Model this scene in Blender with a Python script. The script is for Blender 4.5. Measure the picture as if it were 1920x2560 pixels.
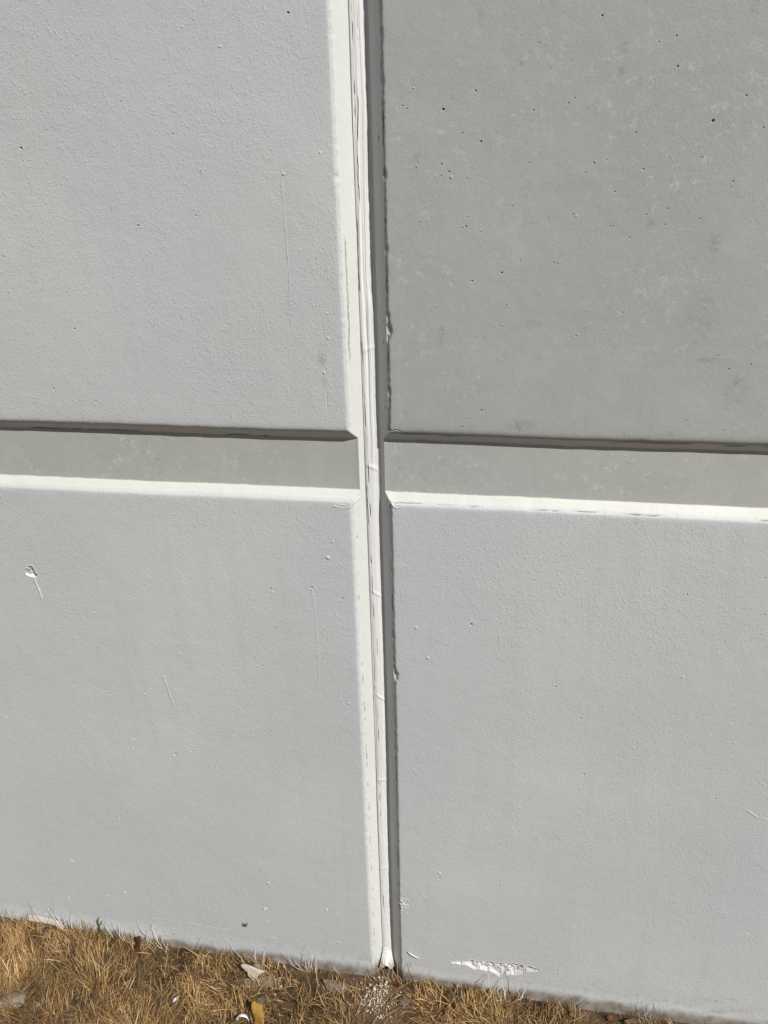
import bpy, bmesh, math
import numpy as np
from mathutils import Vector, Matrix

# ------------------------------------------------------------------ clear
for o in list(bpy.data.objects):
    bpy.data.objects.remove(o, do_unlink=True)
scene = bpy.context.scene
COL = scene.collection

# ------------------------------------------------------------------ camera
CAM = np.array([0.1922, -1.0, 1.520])
PITCH, YAW, ROLL = math.radians(25.304), math.radians(9.843), math.radians(1.472)
def _rot():
    p, y, r = -PITCH, YAW, ROLL
    Rz = np.array([[math.cos(y), -math.sin(y), 0], [math.sin(y), math.cos(y), 0], [0, 0, 1]])
    Rx = np.array([[1, 0, 0], [0, math.cos(p), -math.sin(p)], [0, math.sin(p), math.cos(p)]])
    Ry = np.array([[math.cos(r), 0, math.sin(r)], [0, 1, 0], [-math.sin(r), 0, math.cos(r)]])
    return Rz @ Rx @ Ry
CM = _rot()
cd = bpy.data.cameras.new('camera')
cd.sensor_fit = 'HORIZONTAL'; cd.sensor_width = 36.0; cd.lens = 36.0
cd.clip_start = 0.02; cd.clip_end = 1000
cam = bpy.data.objects.new('camera', cd); COL.objects.link(cam)
R_, F_, U_ = CM[:, 0], CM[:, 1], CM[:, 2]
cam.matrix_world = Matrix(((R_[0], U_[0], -F_[0], CAM[0]), (R_[1], U_[1], -F_[1], CAM[1]),
                           (R_[2], U_[2], -F_[2], CAM[2]), (0, 0, 0, 1)))
scene.camera = cam

# ------------------------------------------------------------------ sky, sun, exposure
SUN = Vector((0.503, -0.4376, 0.744)).normalized()
world = bpy.data.worlds.new('World'); scene.world = world; world.use_nodes = True
wn = world.node_tree.nodes; wl = world.node_tree.links
sky = wn.new('ShaderNodeTexSky'); sky.sky_type = 'NISHITA'; sky.sun_disc = False
sky.sun_elevation = math.asin(SUN.z); sky.sun_rotation = math.atan2(SUN.x, SUN.y)
sky.air_density = 1.0; sky.dust_density = 1.5
bg = wn['Background']; bg.inputs['Strength'].default_value = 0.051
wl.new(sky.outputs[0], bg.inputs['Color'])
sd = bpy.data.lights.new('sun', 'SUN'); sd.energy = 5.0; sd.angle = math.radians(0.53); sd.color = (1.0, 0.965, 0.915)
sun = bpy.data.objects.new('sun', sd); COL.objects.link(sun)
sun.rotation_euler = SUN.to_track_quat('Z', 'Y').to_euler(); sun.location = (2, -2, 4)
vs = scene.view_settings
vs.view_transform = 'Standard'; vs.look = 'None'; vs.gamma = 1; vs.exposure = 0.03; vs.use_curve_mapping = False

# ------------------------------------------------------------------ helpers
rng = np.random.default_rng(7)
_T = np.random.default_rng(3).random((256, 256))
def vn(x, y, seed=0):
    x = np.asarray(x, float) + seed * 17.31; y = np.asarray(y, float) + seed * 9.77
    xi = np.floor(x).astype(int); yi = np.floor(y).astype(int)
    fx = x - xi; fy = y - yi
    fx = fx * fx * (3 - 2 * fx); fy = fy * fy * (3 - 2 * fy)
    a = _T[xi & 255, yi & 255]; b = _T[(xi + 1) & 255, yi & 255]
    c = _T[xi & 255, (yi + 1) & 255]; d = _T[(xi + 1) & 255, (yi + 1) & 255]
    return (a * (1 - fx) + b * fx) * (1 - fy) + (c * (1 - fx) + d * fx) * fy
def fbm(x, y, seed=0, o=3):
    s = 0; a = .5; t = 0
    for i in range(o):
        s = s + a * vn(np.asarray(x) * 2 ** i, np.asarray(y) * 2 ** i, seed + i * 5); t += a; a *= .5
    return s / t
def sst(a, b, x):
    t = np.clip((x - a) / (b - a), 0, 1); return t * t * (3 - 2 * t)
def smax(a, k):
    return .5 * (a + np.sqrt(a * a + k * k)) 
def ray(px, py):
    return CM @ np.array([(px - 960) / 1920., 1., -(py - 1280) / 1920.])
def on_wall(px, py, y=0.):
    d = ray(px, py); t = (y - CAM[1]) / d[1]; p = CAM + d * t; return p[0], p[2]
def on_plane(px, py, p0, n):
    d = ray(px, py); p0 = np.array(p0); n = np.array(n, float)
    t = np.dot(p0 - CAM, n) / np.dot(d, n); return CAM + d * t
def wall_scale(px, py):                      # metres per photo pixel on the wall there
    x, z = on_wall(px, py); x2, z2 = on_wall(px + 10, py); return math.hypot(x2 - x, z2 - z) / 10

def tag(o, label=None, cat=None, group=None, kind=None):
    if label: o['label'] = label
    if cat: o['category'] = cat
    if group: o['group'] = group
    if kind: o['kind'] = kind
    return o
def empty(name, loc=(0, 0, 0)):
    o = bpy.data.objects.new(name, None); o.empty_display_size = .05; COL.objects.link(o); o.location = loc; return o
def make_obj(name, me, mat, parent=None):
    o = bpy.data.objects.new(name, me); COL.objects.link(o)
    if mat: me.materials.append(mat)
    if parent:
        o.parent = parent; o.matrix_parent_inverse = Matrix.Translation(-Vector(parent.location))
    return o
def np_mesh(name, V, loops, sizes, normals=None, attrs=None, smooth=True):
    me = bpy.data.meshes.new(name)
    V = np.asarray(V, np.float32); loops = np.asarray(loops, np.int32); sizes = np.asarray(sizes, np.int32)
    me.vertices.add(len(V)); me.vertices.foreach_set('co', V.ravel())
    me.loops.add(len(loops)); me.loops.foreach_set('vertex_index', loops)
    me.polygons.add(len(sizes))
    starts = np.concatenate([[0], np.cumsum(sizes)[:-1]]).astype(np.int32)
    me.polygons.foreach_set('loop_start', starts)
    me.polygons.foreach_set('use_smooth', np.full(len(sizes), smooth))
    me.update(calc_edges=True)
    if attrs:
        for k, a in attrs.items():
            if a.ndim == 1:
                at = me.attributes.new(k, 'FLOAT', 'POINT'); at.data.foreach_set('value', a.astype(np.float32))
            else:
                at = me.attributes.new(k, 'FLOAT_COLOR', 'POINT'); at.data.foreach_set('color', a.astype(np.float32).ravel())
    if normals is not None:
        me.normals_split_custom_set_from_vertices(normals.astype(np.float32))
    return me

# ------------------------------------------------------------------ materials
class NT:
    def __init__(s, name, rough=.6, spec=.3):
        s.m = bpy.data.materials.new(name); s.m.use_nodes = True
        s.n = s.m.node_tree.nodes; s.l = s.m.node_tree.links
        s.b = s.n['Principled BSDF']; s.b.inputs['Roughness'].default_value = rough
        s.b.inputs['Specular IOR Level'].default_value = spec
        s.tc = s.n.new('ShaderNodeTexCoord')
    def map(s, scale=(1, 1, 1), rot=(0, 0, 0)):
        m = s.n.new('ShaderNodeMapping'); m.inputs['Scale'].default_value = scale; m.inputs['Rotation'].default_value = rot
        s.l.new(s.tc.outputs['Object'], m.inputs[0]); return m.outputs[0]
    def noise(s, scale, detail=2, vec=None, dist=0., rough=.5):
        t = s.n.new('ShaderNodeTexNoise'); t.inputs['Scale'].default_value = scale; t.inputs['Detail'].default_value = detail
        t.inputs['Distortion'].default_value = dist; t.inputs['Roughness'].default_value = rough
        s.l.new(vec if vec else s.tc.outputs['Object'], t.inputs['Vector']); return t.outputs['Fac']
    def voro(s, scale, vec=None, feature='F1'):
        t = s.n.new('ShaderNodeTexVoronoi'); t.inputs['Scale'].default_value = scale; t.feature = feature
        s.l.new(vec if vec else s.tc.outputs['Object'], t.inputs['Vector']); return t
    def math(s, op, a, b=None, clamp=False):
        t = s.n.new('ShaderNodeMath'); t.operation = op; t.use_clamp = clamp
        for i, v in enumerate((a, b)):
            if v is None: continue
            if isinstance(v, (int, float)): t.inputs[i].default_value = v
            else: s.l.new(v, t.inputs[i])
        return t.outputs[0]
    def ramp(s, v, a, b, lo=0., hi=1.):
        t = s.n.new('ShaderNodeMapRange'); t.interpolation_type = 'SMOOTHSTEP'
        t.inputs['From Min'].default_value = a; t.inputs['From Max'].default_value = b
        t.inputs['To Min'].default_value = lo; t.inputs['To Max'].default_value = hi
        s.l.new(v, t.inputs['Value']); return t.outputs[0]
    def mix(s, f, a, b):
        t = s.n.new('ShaderNodeMix'); t.data_type = 'RGBA'
        if isinstance(f, (int, float)): t.inputs['Factor'].default_value = f
        else: s.l.new(f, t.inputs['Factor'])
        for k, v in (('A', a), ('B', b)):
            i = [q for q in t.inputs if q.name == k and q.type == 'RGBA'][0]
            if isinstance(v, tuple): i.default_value = (*v, 1)
            else: s.l.new(v, i)
        return [q for q in t.outputs if q.type == 'RGBA'][0]
    def attr(s, name, color=False):
        t = s.n.new('ShaderNodeAttribute'); t.attribute_name = name
        return t.outputs['Color'] if color else t.outputs['Fac']
    def color(s, c):
        if isinstance(c, tuple): s.b.inputs['Base Color'].default_value = (*c, 1)
        else: s.l.new(c, s.b.inputs['Base Color'])
    def bump(s, h, dist, strength=1., prev=None):
        t = s.n.new('ShaderNodeBump'); t.inputs['Distance'].default_value = dist; t.inputs['Strength'].default_value = strength
        s.l.new(h, t.inputs['Height'])
        if prev: s.l.new(prev, t.inputs['Normal'])
        s.l.new(t.outputs[0], s.b.inputs['Normal']); return t.outputs[0]

def ridge(s, n, w):                         # thin lines along the 0.5 level of a noise
    return s.ramp(s.math('ABSOLUTE', s.math('SUBTRACT', n, .5)), 0., w, 1., 0.)

def base_dirt(s, col):                      # soil splashed on the foot of the wall
    sep = s.n.new('ShaderNodeSeparateXYZ'); s.l.new(s.tc.outputs['Object'], sep.inputs[0])
    z = s.math('ADD', sep.outputs[2], s.math('MULTIPLY', s.math('SUBTRACT', s.noise(7, 4, rough=.65), .5), .06))
    f = s.math('MULTIPLY', s.ramp(z, -.006, .016, .95, 0.), s.ramp(s.noise(30, 4, rough=.6), .25, .7, .45, 1.))
    f2 = s.math('MULTIPLY', s.ramp(z, -.01, .085, .5, 0.), s.ramp(s.noise(95, 6, rough=.8), .50, .66))
    return s.mix(s.math('MAXIMUM', f, f2), col, (.17, .125, .085))

def paint(name, c, stip=1., weather=0., worm=1.):
    s = NT(name, .55, .28)
    big = s.noise(2.3, 3); mid = s.noise(14, 4, dist=.6)
    col = s.mix(s.ramp(big, .3, .7), tuple(v * .94 for v in c), tuple(v * 1.04 for v in c))
    col = s.mix(s.ramp(mid, .35, .7, 0., .35), col, tuple(v * .95 for v in c))
    col = s.mix(s.ramp(s.noise(1.7, 2, s.map((1, 1, .8), (.4, .2, .9))), .40, .62, 0., .7), col, (c[0] * .955, c[1] * .985, c[2] * 1.0))
    vert = s.noise(1, 3, s.map((38, 38, 2.2)))
    col = s.mix(s.ramp(vert, .48, .75, 0., .45), col, (c[0] * .92, c[1] * .94, c[2] * .95))
    if weather > 0:
        patch = s.ramp(s.noise(8, 4, dist=.8), .36, .58)
        patch2 = s.ramp(s.noise(3.2, 3), .32, .55, .45, 1.)
        v1 = ridge(s, s.noise(42, 3, dist=1.3), .045)
        v2 = ridge(s, s.noise(26, 4, s.map((1, 1, 1), (.3, .8, .2)), dist=1.8), .028)
        brk = s.ramp(s.noise(75, 3, rough=.7), .52, .64)
        v = s.math('MULTIPLY', s.math('MULTIPLY', s.math('MAXIMUM', v1, v2), brk), s.math('MULTIPLY', patch, patch2))
        col = s.mix(s.math('MULTIPLY', v, .62 * weather), col, (c[0] * 1.42, c[1] * 1.40, c[2] * 1.39))
        blot = s.math('MULTIPLY', s.ramp(s.noise(55, 5, dist=.7, rough=.7), .60, .74), patch)
        col = s.mix(s.math('MULTIPLY', blot, .32 * weather), col, (c[0] * 1.3, c[1] * 1.29, c[2] * 1.28))
        cloud = s.ramp(s.noise(20, 5, dist=.5, rough=.65), .48, .74, 0., .38 * weather)
        col = s.mix(cloud, col, (c[0] * 1.17, c[1] * 1.16, c[2] * 1.15))
        dk = s.math('MULTIPLY', s.ramp(s.noise(130, 4, rough=.7), .58, .70), s.ramp(s.noise(8, 4, dist=.4), .46, .64))
        col = s.mix(s.math('MULTIPLY', dk, .6), col, (c[0] * .6, c[1] * .61, c[2] * .6))
    vo = s.voro(85); sp = s.math('MULTIPLY', s.ramp(vo.outputs['Distance'], .05, .10, 1., 0.), s.ramp(s.noise(40, 1), .61, .64))
    col = s.mix(s.math('MULTIPLY', sp, .5), col, (c[0] * .45, c[1] * .46, c[2] * .45))
    st = s.attr('stain'); stn = s.ramp(s.noise(120, 6, dist=.5, rough=.75), .40, .68, .05, 1.)
    col = s.mix(s.math('MULTIPLY', st, stn), col, (.16, .16, .145))
    col = s.mix(s.attr('shade_grime'), col, (.055, .055, .05))
    col = base_dirt(s, col)
    s.color(col)
    # paint stipple: fine grain and short slanted ridges
    fine = s.noise(290, 3, rough=.65)
    w1 = s.noise(1, 2, s.map((330, 330, 170), (0, .6, 0)), dist=.8)
    w2 = s.noise(1, 2, s.map((190, 190, 360), (0, -.35, 0)), dist=.9)
    lines = s.math('ADD', s.ramp(w1, .54, .72), s.math('MULTIPLY', s.ramp(w2, .56, .74), .7))
    amt = s.ramp(s.noise(6, 3), .3, .65, .4, 1.)
    h = s.math('ADD', s.math('MULTIPLY', fine, .55), s.math('MULTIPLY', s.math('MULTIPLY', lines, amt), .55 * worm))
    n = s.bump(s.noise(34, 5, rough=.6), .0013, .5)
    s.bump(h, .00085 * stip, .9, n)
    return s.m

LIGHT = (.532, .551, .549)
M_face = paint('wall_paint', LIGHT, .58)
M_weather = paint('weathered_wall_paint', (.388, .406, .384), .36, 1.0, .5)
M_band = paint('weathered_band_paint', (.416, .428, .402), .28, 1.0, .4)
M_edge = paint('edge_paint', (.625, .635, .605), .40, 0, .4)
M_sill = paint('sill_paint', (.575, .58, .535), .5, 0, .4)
M_spall = paint('spall_paint', (.56, .56, .545), .8)

def plain(name, c, var=.15, scale=60, rough=.7, bump=0.0006, c2=None, trans=0.):
    s = NT(name, rough, .25)
    n = s.noise(scale, 5, rough=.6)
    c2 = c2 or tuple(v * (1 - 2 * var) for v in c)
    s.color(s.mix(s.ramp(n, .3, .7), c, c2))
    if bump: s.bump(s.noise(scale * 3, 4), bump, .7)
    return s.m

def seal_mat():
    s = NT('sealant', .5, .3)
    streak = s.noise(1, 4, s.map((420, 420, 5)))
    col = s.mix(s.ramp(streak, .35, .7), (.75, .755, .73), (.70, .71, .69))
    grime = s.math('MULTIPLY', s.ramp(s.noise(1, 4, s.map((300, 300, 22))), .6, .75), s.ramp(s.noise(5, 2), .4, .6))
    col = s.mix(s.math('MULTIPLY', grime, .45), col, (.30, .28, .25))
    col = s.mix(s.attr('stain'), col, (.14, .12, .105))
    s.color(base_dirt(s, col))
    s.bump(s.math('ADD', s.math('MULTIPLY', streak, .8), s.math('MULTIPLY', s.noise(160, 3), .3)), .0007, .5)
    return s.m
M_seal = seal_mat()

# ------------------------------------------------------------------ wall geometry
DJ, CJ = .0220, .0190          # joint chamfer depth, width
DR, CR = .0140, .0155          # reveal depth, chamfer width
XE = .0304                     # half width of the joint at the face
ZU, ZD = 1.1632, 1.0517        # reveal edges at the face

PIT, BUMP, LINE = [], [], []   # (x, z, r) from photo pixels
def feats(ox, oy, k, pits='', bumps=''):
    for dst, txt in ((PIT, pits), (BUMP, bumps)):
        for t in txt.split():
            a = [float(v) for v in t.split(',')]
            px, py = ox + a[0] / k, oy + a[1] / k
            x, z = on_wall(px, py)
            dst.append((x, z, max(.0008, a[2] / k * wall_scale(px, py) * .85)))
feats(0, 0, 1.728,
      '1244,54,7 90,640,7 597,975,5 846,933,4 745,578,4 519,438,3 497,258,3 703,261,3 322,1420,5 14,1108,5 231,1680,5 147,1745,4 412,1733,4 163,1583,3 903,1550,3 485,1203,3 860,1636,3 615,1517,3',
      '287,204,6 1383,659,8 1225,752,10 866,738,9 370,696,6 862,700,5 1438,1162,6 1413,1353,7 1417,1461,8 1240,1358,5 949,201,8 785,113,6 1020,553,6 786,1375,5 558,1799,5 720,1280,7 1400,1610,9 910,1300,5')
feats(960, 0, 1.728,
      '943,67,6 1270,286,6 1422,521,9 256,472,8 397,392,5 419,612,6 340,575,4 826,423,4 797,445,4 1566,413,5 1088,573,4 281,742,5 248,710,5 908,704,5 961,690,3 870,745,4 1120,731,4 1509,783,5 1500,806,4 998,828,4 817,926,4 1229,901,4 1135,927,3 1215,970,4 355,978,5 337,985,4 418,1003,3 979,977,3 990,978,3 1061,1027,4 733,1134,4 749,1141,3 509,1178,6 380,1214,5 645,476,4 628,704,3 1641,551,4 1374,680,4 588,1124,3 1490,1595,5 420,1773,5 337,1845,5 370,1811,3 1305,1817,3 1034,1350,4 80,457,4 98,470,4 155,960,3 180,960,3 1264,155,5 1189,181,4 670,184,4 829,1450,4 1441,1537,4 1585,1575,5 358,770,3 247,760,3 1366,945,3 1465,1860,3 553,890,3',
      '140,722,10 290,765,10 222,762,6 530,1317,8 150,695,5 127,380,7 113,395,6 365,931,6 183,890,6 372,1140,5 830,932,7 227,1323,5 130,1777,7 595,147,5 515,1405,6 1110,1487,6 390,1712,5')
feats(0, 1000, 1.728,
      '1167,816,6 1346,811,6 1479,858,6 1463,876,5 1193,987,5 416,776,3 771,772,3 598,992,3 1136,1150,4 115,1192,4 196,1192,3',
      '1177,831,7 1060,491,7 1435,613,7 1416,682,12 775,1096,5 932,993,5 407,918,5 1268,1054,5 635,1155,4 795,852,5')
feats(960, 1000, 1.728,
      '71,851,4 491,548,3 1085,535,4 1310,842,5 1645,929,6 1646,770,5 526,903,4 377,971,8',
      '203,521,8 190,1115,8 138,985,9 766,635,6 1227,805,6 889,983,5')
feats(0, 1600, 1.728,
      '757,493,8 830,480,6 506,461,4 1136,113,4 765,893,3 705,910,4 847,872,3 834,960,4 815,1048,5 668,1069,4 466,1101,5 297,1111,5 1174,552,3 115,156,4 196,156,3',
      '577,430,8 575,474,7 310,956,8 28,334,7 776,58,6 634,119,5 613,248,6 626,234,7 457,223,5 834,404,5 541,1090,6 1158,1049,9 1146,1160,10 1412,1163,7 1530,923,7 1300,898,5 1505,275,9 513,773,6 393,787,5 680,828,6 452,526,5')
feats(960, 1600, 1.728,
      '864,580,6 843,647,4 850,340,5 741,203,5 943,290,4 1077,324,4 135,586,5 246,731,4 202,840,4 1432,685,5 1650,688,5 1394,765,3 256,987,5 240,1030,5 498,1063,5 329,1039,4 1217,1025,5 902,1200,4',
      '565,543,10 586,724,6 500,756,6 447,817,8 1493,364,7 1193,734,6 1565,831,5 240,1005,10 1108,1013,5 540,878,4 190,78,8 594,229,7 506,357,8 1290,160,8')
feats(1280, 2200, 2.592,
      '887,374,8 1537,345,8 1576,368,7 289,615,7 28,441,6 94,389,5 980,764,6 395,697,5 1109,742,5 912,305,6 1154,323,5 1063,568,6 523,246,5 1235,772,6 1305,772,5 1190,860,6 1550,855,6 1420,770,6',
      '1034,697,8 883,258,10 1317,181,9 1297,181,8 1258,185,8 1353,212,9 1383,218,9 440,620,8 420,640,8 700,640,8 515,655,9')
feats(0, 2200, 2.592, '699,97,6 150,44,5 1003,48,5 653,162,5 712,155,5 1222,17,6 1156,352,4',
      '163,91,5 445,110,9 813,79,8 1121,315,10 990,158,6')
feats(640, 2200, 2.592, '26,291,6 968,436,6 1577,38,6 1542,431,6 485,403,6',
      '60,184,16 75,261,10 459,190,10 490,400,9 534,404,10 1415,300,6 1133,400,6')
def line(ox, oy, k, w, h, *pts):            # raised (h>0) or cut (h<0) stroke, w and h in mm
    LINE.append((np.array([on_wall(ox + a / k, oy + b / k) for a, b in pts]), w * .001, h * .00062))
line(0, 0, 1.728, 1.2, .40, (1212, 670), (1218, 790), (1228, 930), (1240, 1080), (1248, 1180), (1258, 1410))
line(0, 0, 1.728, 1.0, .10, (360, 712), (620, 710), (940, 698))
line(0, 0, 1.728, 1.3, -.4, (1390, 1400), (1402, 1500), (1408, 1640), (1412, 1760))
line(0, 1000, 1.728, 1.2, .5, (1346, 815), (1358, 900), (1368, 1000), (1374, 1100), (1378, 1200))
line(0, 1000, 1.728, 1.0, .4, (1440, 880), (1446, 915), (1458, 938))
line(0, 1000, 1.728, 1.2, .4, (1488, 1016), (1515, 1014), (1545, 1003))
line(0, 1600, 1.728, 3.2, .7, (705, 158), (718, 190), (730, 225), (752, 290))
line(0, 1600, 1.728, 1.2, .6, (1470, 222), (1464, 250), (1478, 275), (1502, 290))
line(960, 1600, 1.728, 1.4, .9, (1572, 738), (1612, 764), (1655, 774))
line(960, 1600, 1.728, 1.5, .6, (155, 1078), (162, 1100), (186, 1118))
line(960, 1600, 1.728, 2.2, .5, (195, 1028), (193, 1052))
line(960, 1600, 1.728, 1.0, .4, (1468, 440), (1520, 445))
line(960, 1000, 1.728, 1.0, -.6, (1066, 855), (1030, 874), (1022, 888), (1020, 902))
line(0, 1600, 1.728, 1.0, .25, (1440, 930), (1446, 1080), (1452, 1190))
line(320, 2240, 5.18, 1.0, -.5, (285, 262), (700, 330), (1350, 430))
line(1280, 2200, 2.592, 1.0, .6, (1368, 608), (1398, 614))
line(640, 2200, 2.592, 1.2, .8, (1245, 470), (1275, 520))
line(640, 2200, 2.592, 1.2, .7, (50, 382), (90, 365), (132, 375))
line(0, 1000, 1.728, 1.0, .5, (1018, 0), (1024, 2))
line(0, 1000, 1.728, 1.3, 1.4, (1440, 458), (1480, 470), (1512, 464), (1545, 435))
line(0, 1000, 1.728, 1.0, 1.1, (1455, 452), (1500, 458), (1530, 445))
line(800, 1000, 5.53, 1.3, 1.3, (985, 1440), (1035, 1490), (1085, 1500), (1140, 1480))
line(800, 1000, 5.53, 1.0, 1.0, (1010, 1420), (1060, 1465), (1120, 1460))
line(800, 1000, 5.53, 1.0, -2.2, (965, 400), (990, 440), (1040, 415), (1090, 430), (1130, 480))
# paint drip below the nail hole
NAIL = [on_wall(30 + a / 13.82, 1380 + b / 13.82) for a, b in
        ((455, 560), (560, 485), (680, 500), (770, 630), (850, 740), (870, 830), (760, 900), (600, 850), (480, 770), (440, 650))]
line(30, 1380, 13.82, 1.9, 2.0, (790, 900), (830, 1060), (900, 1200), (970, 1370), (1010, 1520), (1025, 1570))
SPALL = [on_wall(1100 + a / 5.53, 2360 + b / 5.53) for a, b in
         ((130, 240), (300, 235), (460, 225), (600, 240), (720, 258), (900, 265), (1050, 280), (1150, 305), (1280, 320),
          (1410, 385), (1280, 395), (1150, 410), (1020, 435), (930, 430), (850, 462), (760, 412), (690, 375), (640, 380), (560, 345), (470, 350), (430, 318), (330, 290), (190, 268))]
CRUMB = on_wall(640 + 945 / 2.592, 2200 + 155 / 2.592)
STAIN = []                                   # (x, z, rx, rz, strength)
def stain(ox, oy, k, a, b, ra, rb, s):
    x, z = on_wall(ox + a / k, oy + b / k); m = wall_scale(ox + a / k, oy + b / k) / k
    STAIN.append((x, z, ra * m, rb * m, s))
for t in ((1370, 1380, 70, 130, .26), (1515, 1690, 50, 80, .32), (1035, 205, 22, 25, .6), (1030, 305, 22, 20, .5), (250, 1450, 12, 40, .6),
          (590, 1840, 60, 30, .5), (1100, 355, 20, 18, .45), (420, 65, 20, 20, .4), (1590, 40, 16, 26, .5), (1385, 1555, 60, 15, .4),
          (1155, 970, 22, 26, .4), (1240, 1870, 16, 20, .6), (1430, 1050, 18, 60, .35), (150, 680, 40, 20, .3), (1615, 145, 26, 14, .4), (800, 800, 200, 30, .12), (630, 1400, 60, 16, .3)):
    stain(960, 0, 1.728, *t)
for t in ((1392, 1540, 14, 60, .45), (1400, 1640, 10, 40, .3)): stain(0, 0, 1.728, *t)
for t in ((1290, 780, 90, 16, .5), (1340, 850, 60, 24, .55), (1480, 850, 90, 16, .5), (1050, 850, 70, 16, .3), (700, 800, 120, 12, .3), (1420, 775, 40, 12, .5)):
    stain(1280, 2200, 2.592, *t)
for t in ((700, 510, 40, 18, .45), (1600, 625, 80, 12, .4), (1330, 640, 60, 10, .4)): stain(640, 2200, 2.592, *t)

def psd(x, z, poly):                         # signed distance to polygon, inside positive
    P = np.array(poly); Q = np.roll(P, -1, 0); d = np.full(x.shape, 1e9); ins = np.zeros(x.shape, bool)
    for a, b in zip(P, Q):
        e = b - a; wx, wz = x - a[0], z - a[1]
        t = np.clip((wx * e[0] + wz * e[1]) / (e @ e), 0, 1)
        d = np.minimum(d, np.hypot(wx - t * e[0], wz - t * e[1]))
        c = ((a[1] > z) != (b[1] > z)) & (x < (b[0] - a[0]) * (z - a[1]) / (b[1] - a[1] + 1e-12) + a[0])
        ins ^= c
    return np.where(ins, d, -d)

def edge_noise(z, seed):
    return (vn(z * 4, z * 0, seed) - .5) * .0022 + (vn(z * 26, z * 0 + 3, seed + 1) - .5) * .0012 + (vn(z * 140, z * 0 + 5, seed + 2) - .5) * .0007
def bites(z, seed, f=55, th=.72, amp=.0035):
    return amp * sst(th, 1., vn(z * f, z * 0 + 1, seed)) + amp * .5 * sst(.7, 1., vn(z * f * 3.1, z * 0 + 2, seed + 9))

def depth(x, z, side):
    slow = (vn(z * 3, z * 0, 2 + side) - .5) * .0016
    if side < 0:
        t = x + XE - slow
        bite = .0004 + bites(z, 40, 40, .8, .0012) + (vn(z * 140, z * 0 + 5, 4) - .5) * .0005
    else:
        up = np.where(z > ZU, 1., .4)
        t = XE + slow - x
        bite = .0005 + up * bites(z, 60, 60, .66, .0018) + (vn(z * 200, z * 0 + 5, 8) - .5) * .0009
        zc = on_wall(985, 1690)[1]; bite = bite + .005 * np.exp(-((z - zc) / .009) ** 2) * (.6 + vn(z * 300, 0 * z, 70))
        zc = on_wall(972, 830)[1]; bite = bite + .0045 * np.exp(-((z - zc) / .010) ** 2)
        zc = on_wall(1003, 2265)[1]; bite = bite + .004 * np.exp(-((z - zc) / .012) ** 2) * vn(z * 400, x * 300, 71)
    rough = (fbm(x * 160, z * 30, 80) - .5) * .0008 + (vn(x * 330, z * 3, 82) - .5) * .0007
    kk = .0016 if side < 0 else .0012
    dj = np.maximum(smax(t * DJ / CJ, kk), np.minimum(smax((t + bite) * DJ / CJ, kk), .0032 + .002 * vn(x * 300, z * 200, 73)))
    dj = np.minimum(dj, DJ)
    dj = dj + rough * sst(.001, .006, dj)
    wu = (vn(x * 5, x * 0, 30 + side) - .5) * .0022 + (vn(x * 38, x * 0 + 2, 32 + side) - .5) * .0009
    wd = (vn(x * 6, x * 0, 34 + side) - .5) * .0024 + (vn(x * 45, x * 0 + 2, 36 + side) - .5) * .0010 + (vn(x * 160, x * 0 + 4, 38 + side) - .5) * .0007
    tu = ZU + wu - z; td = z - (ZD + wd)
    ku = .0030 if side < 0 else .0042
    dr = np.minimum(np.minimum(smax(tu * DR / CR, ku), smax(td * DR / CR, .0022)), DR)
    dr = dr + (fbm(x * 30, z * 160, 84) - .5) * .0007 * sst(.001, .006, dr) * (dr < DR * .98)
    k = .0016
    d = .5 * (dj + dr + np.sqrt((dj - dr) ** 2 + k * k)) - k * .5 * np.exp(-np.abs(dj - dr) / .002)
    # waviness of the cast face, and the lip where it meets the footing
    wav = (fbm(x * 3, z * 3, 90) - .5) * .0026 + (fbm(x * 22, z * 22, 93) - .5) * .00030
    lip = -(.0022 + .0015 * sst(-.2, -.8, x)) * sst(.050 - .022 * sst(-.4, .2, x), -.012, z) * (.6 + .8 * vn(x * 9, z * 9, 96)) * sst(0, .01, t * -1 + .001)
    return d + wav * sst(.02, 0, dj) + lip, dj, dr, tu, td, t

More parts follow.
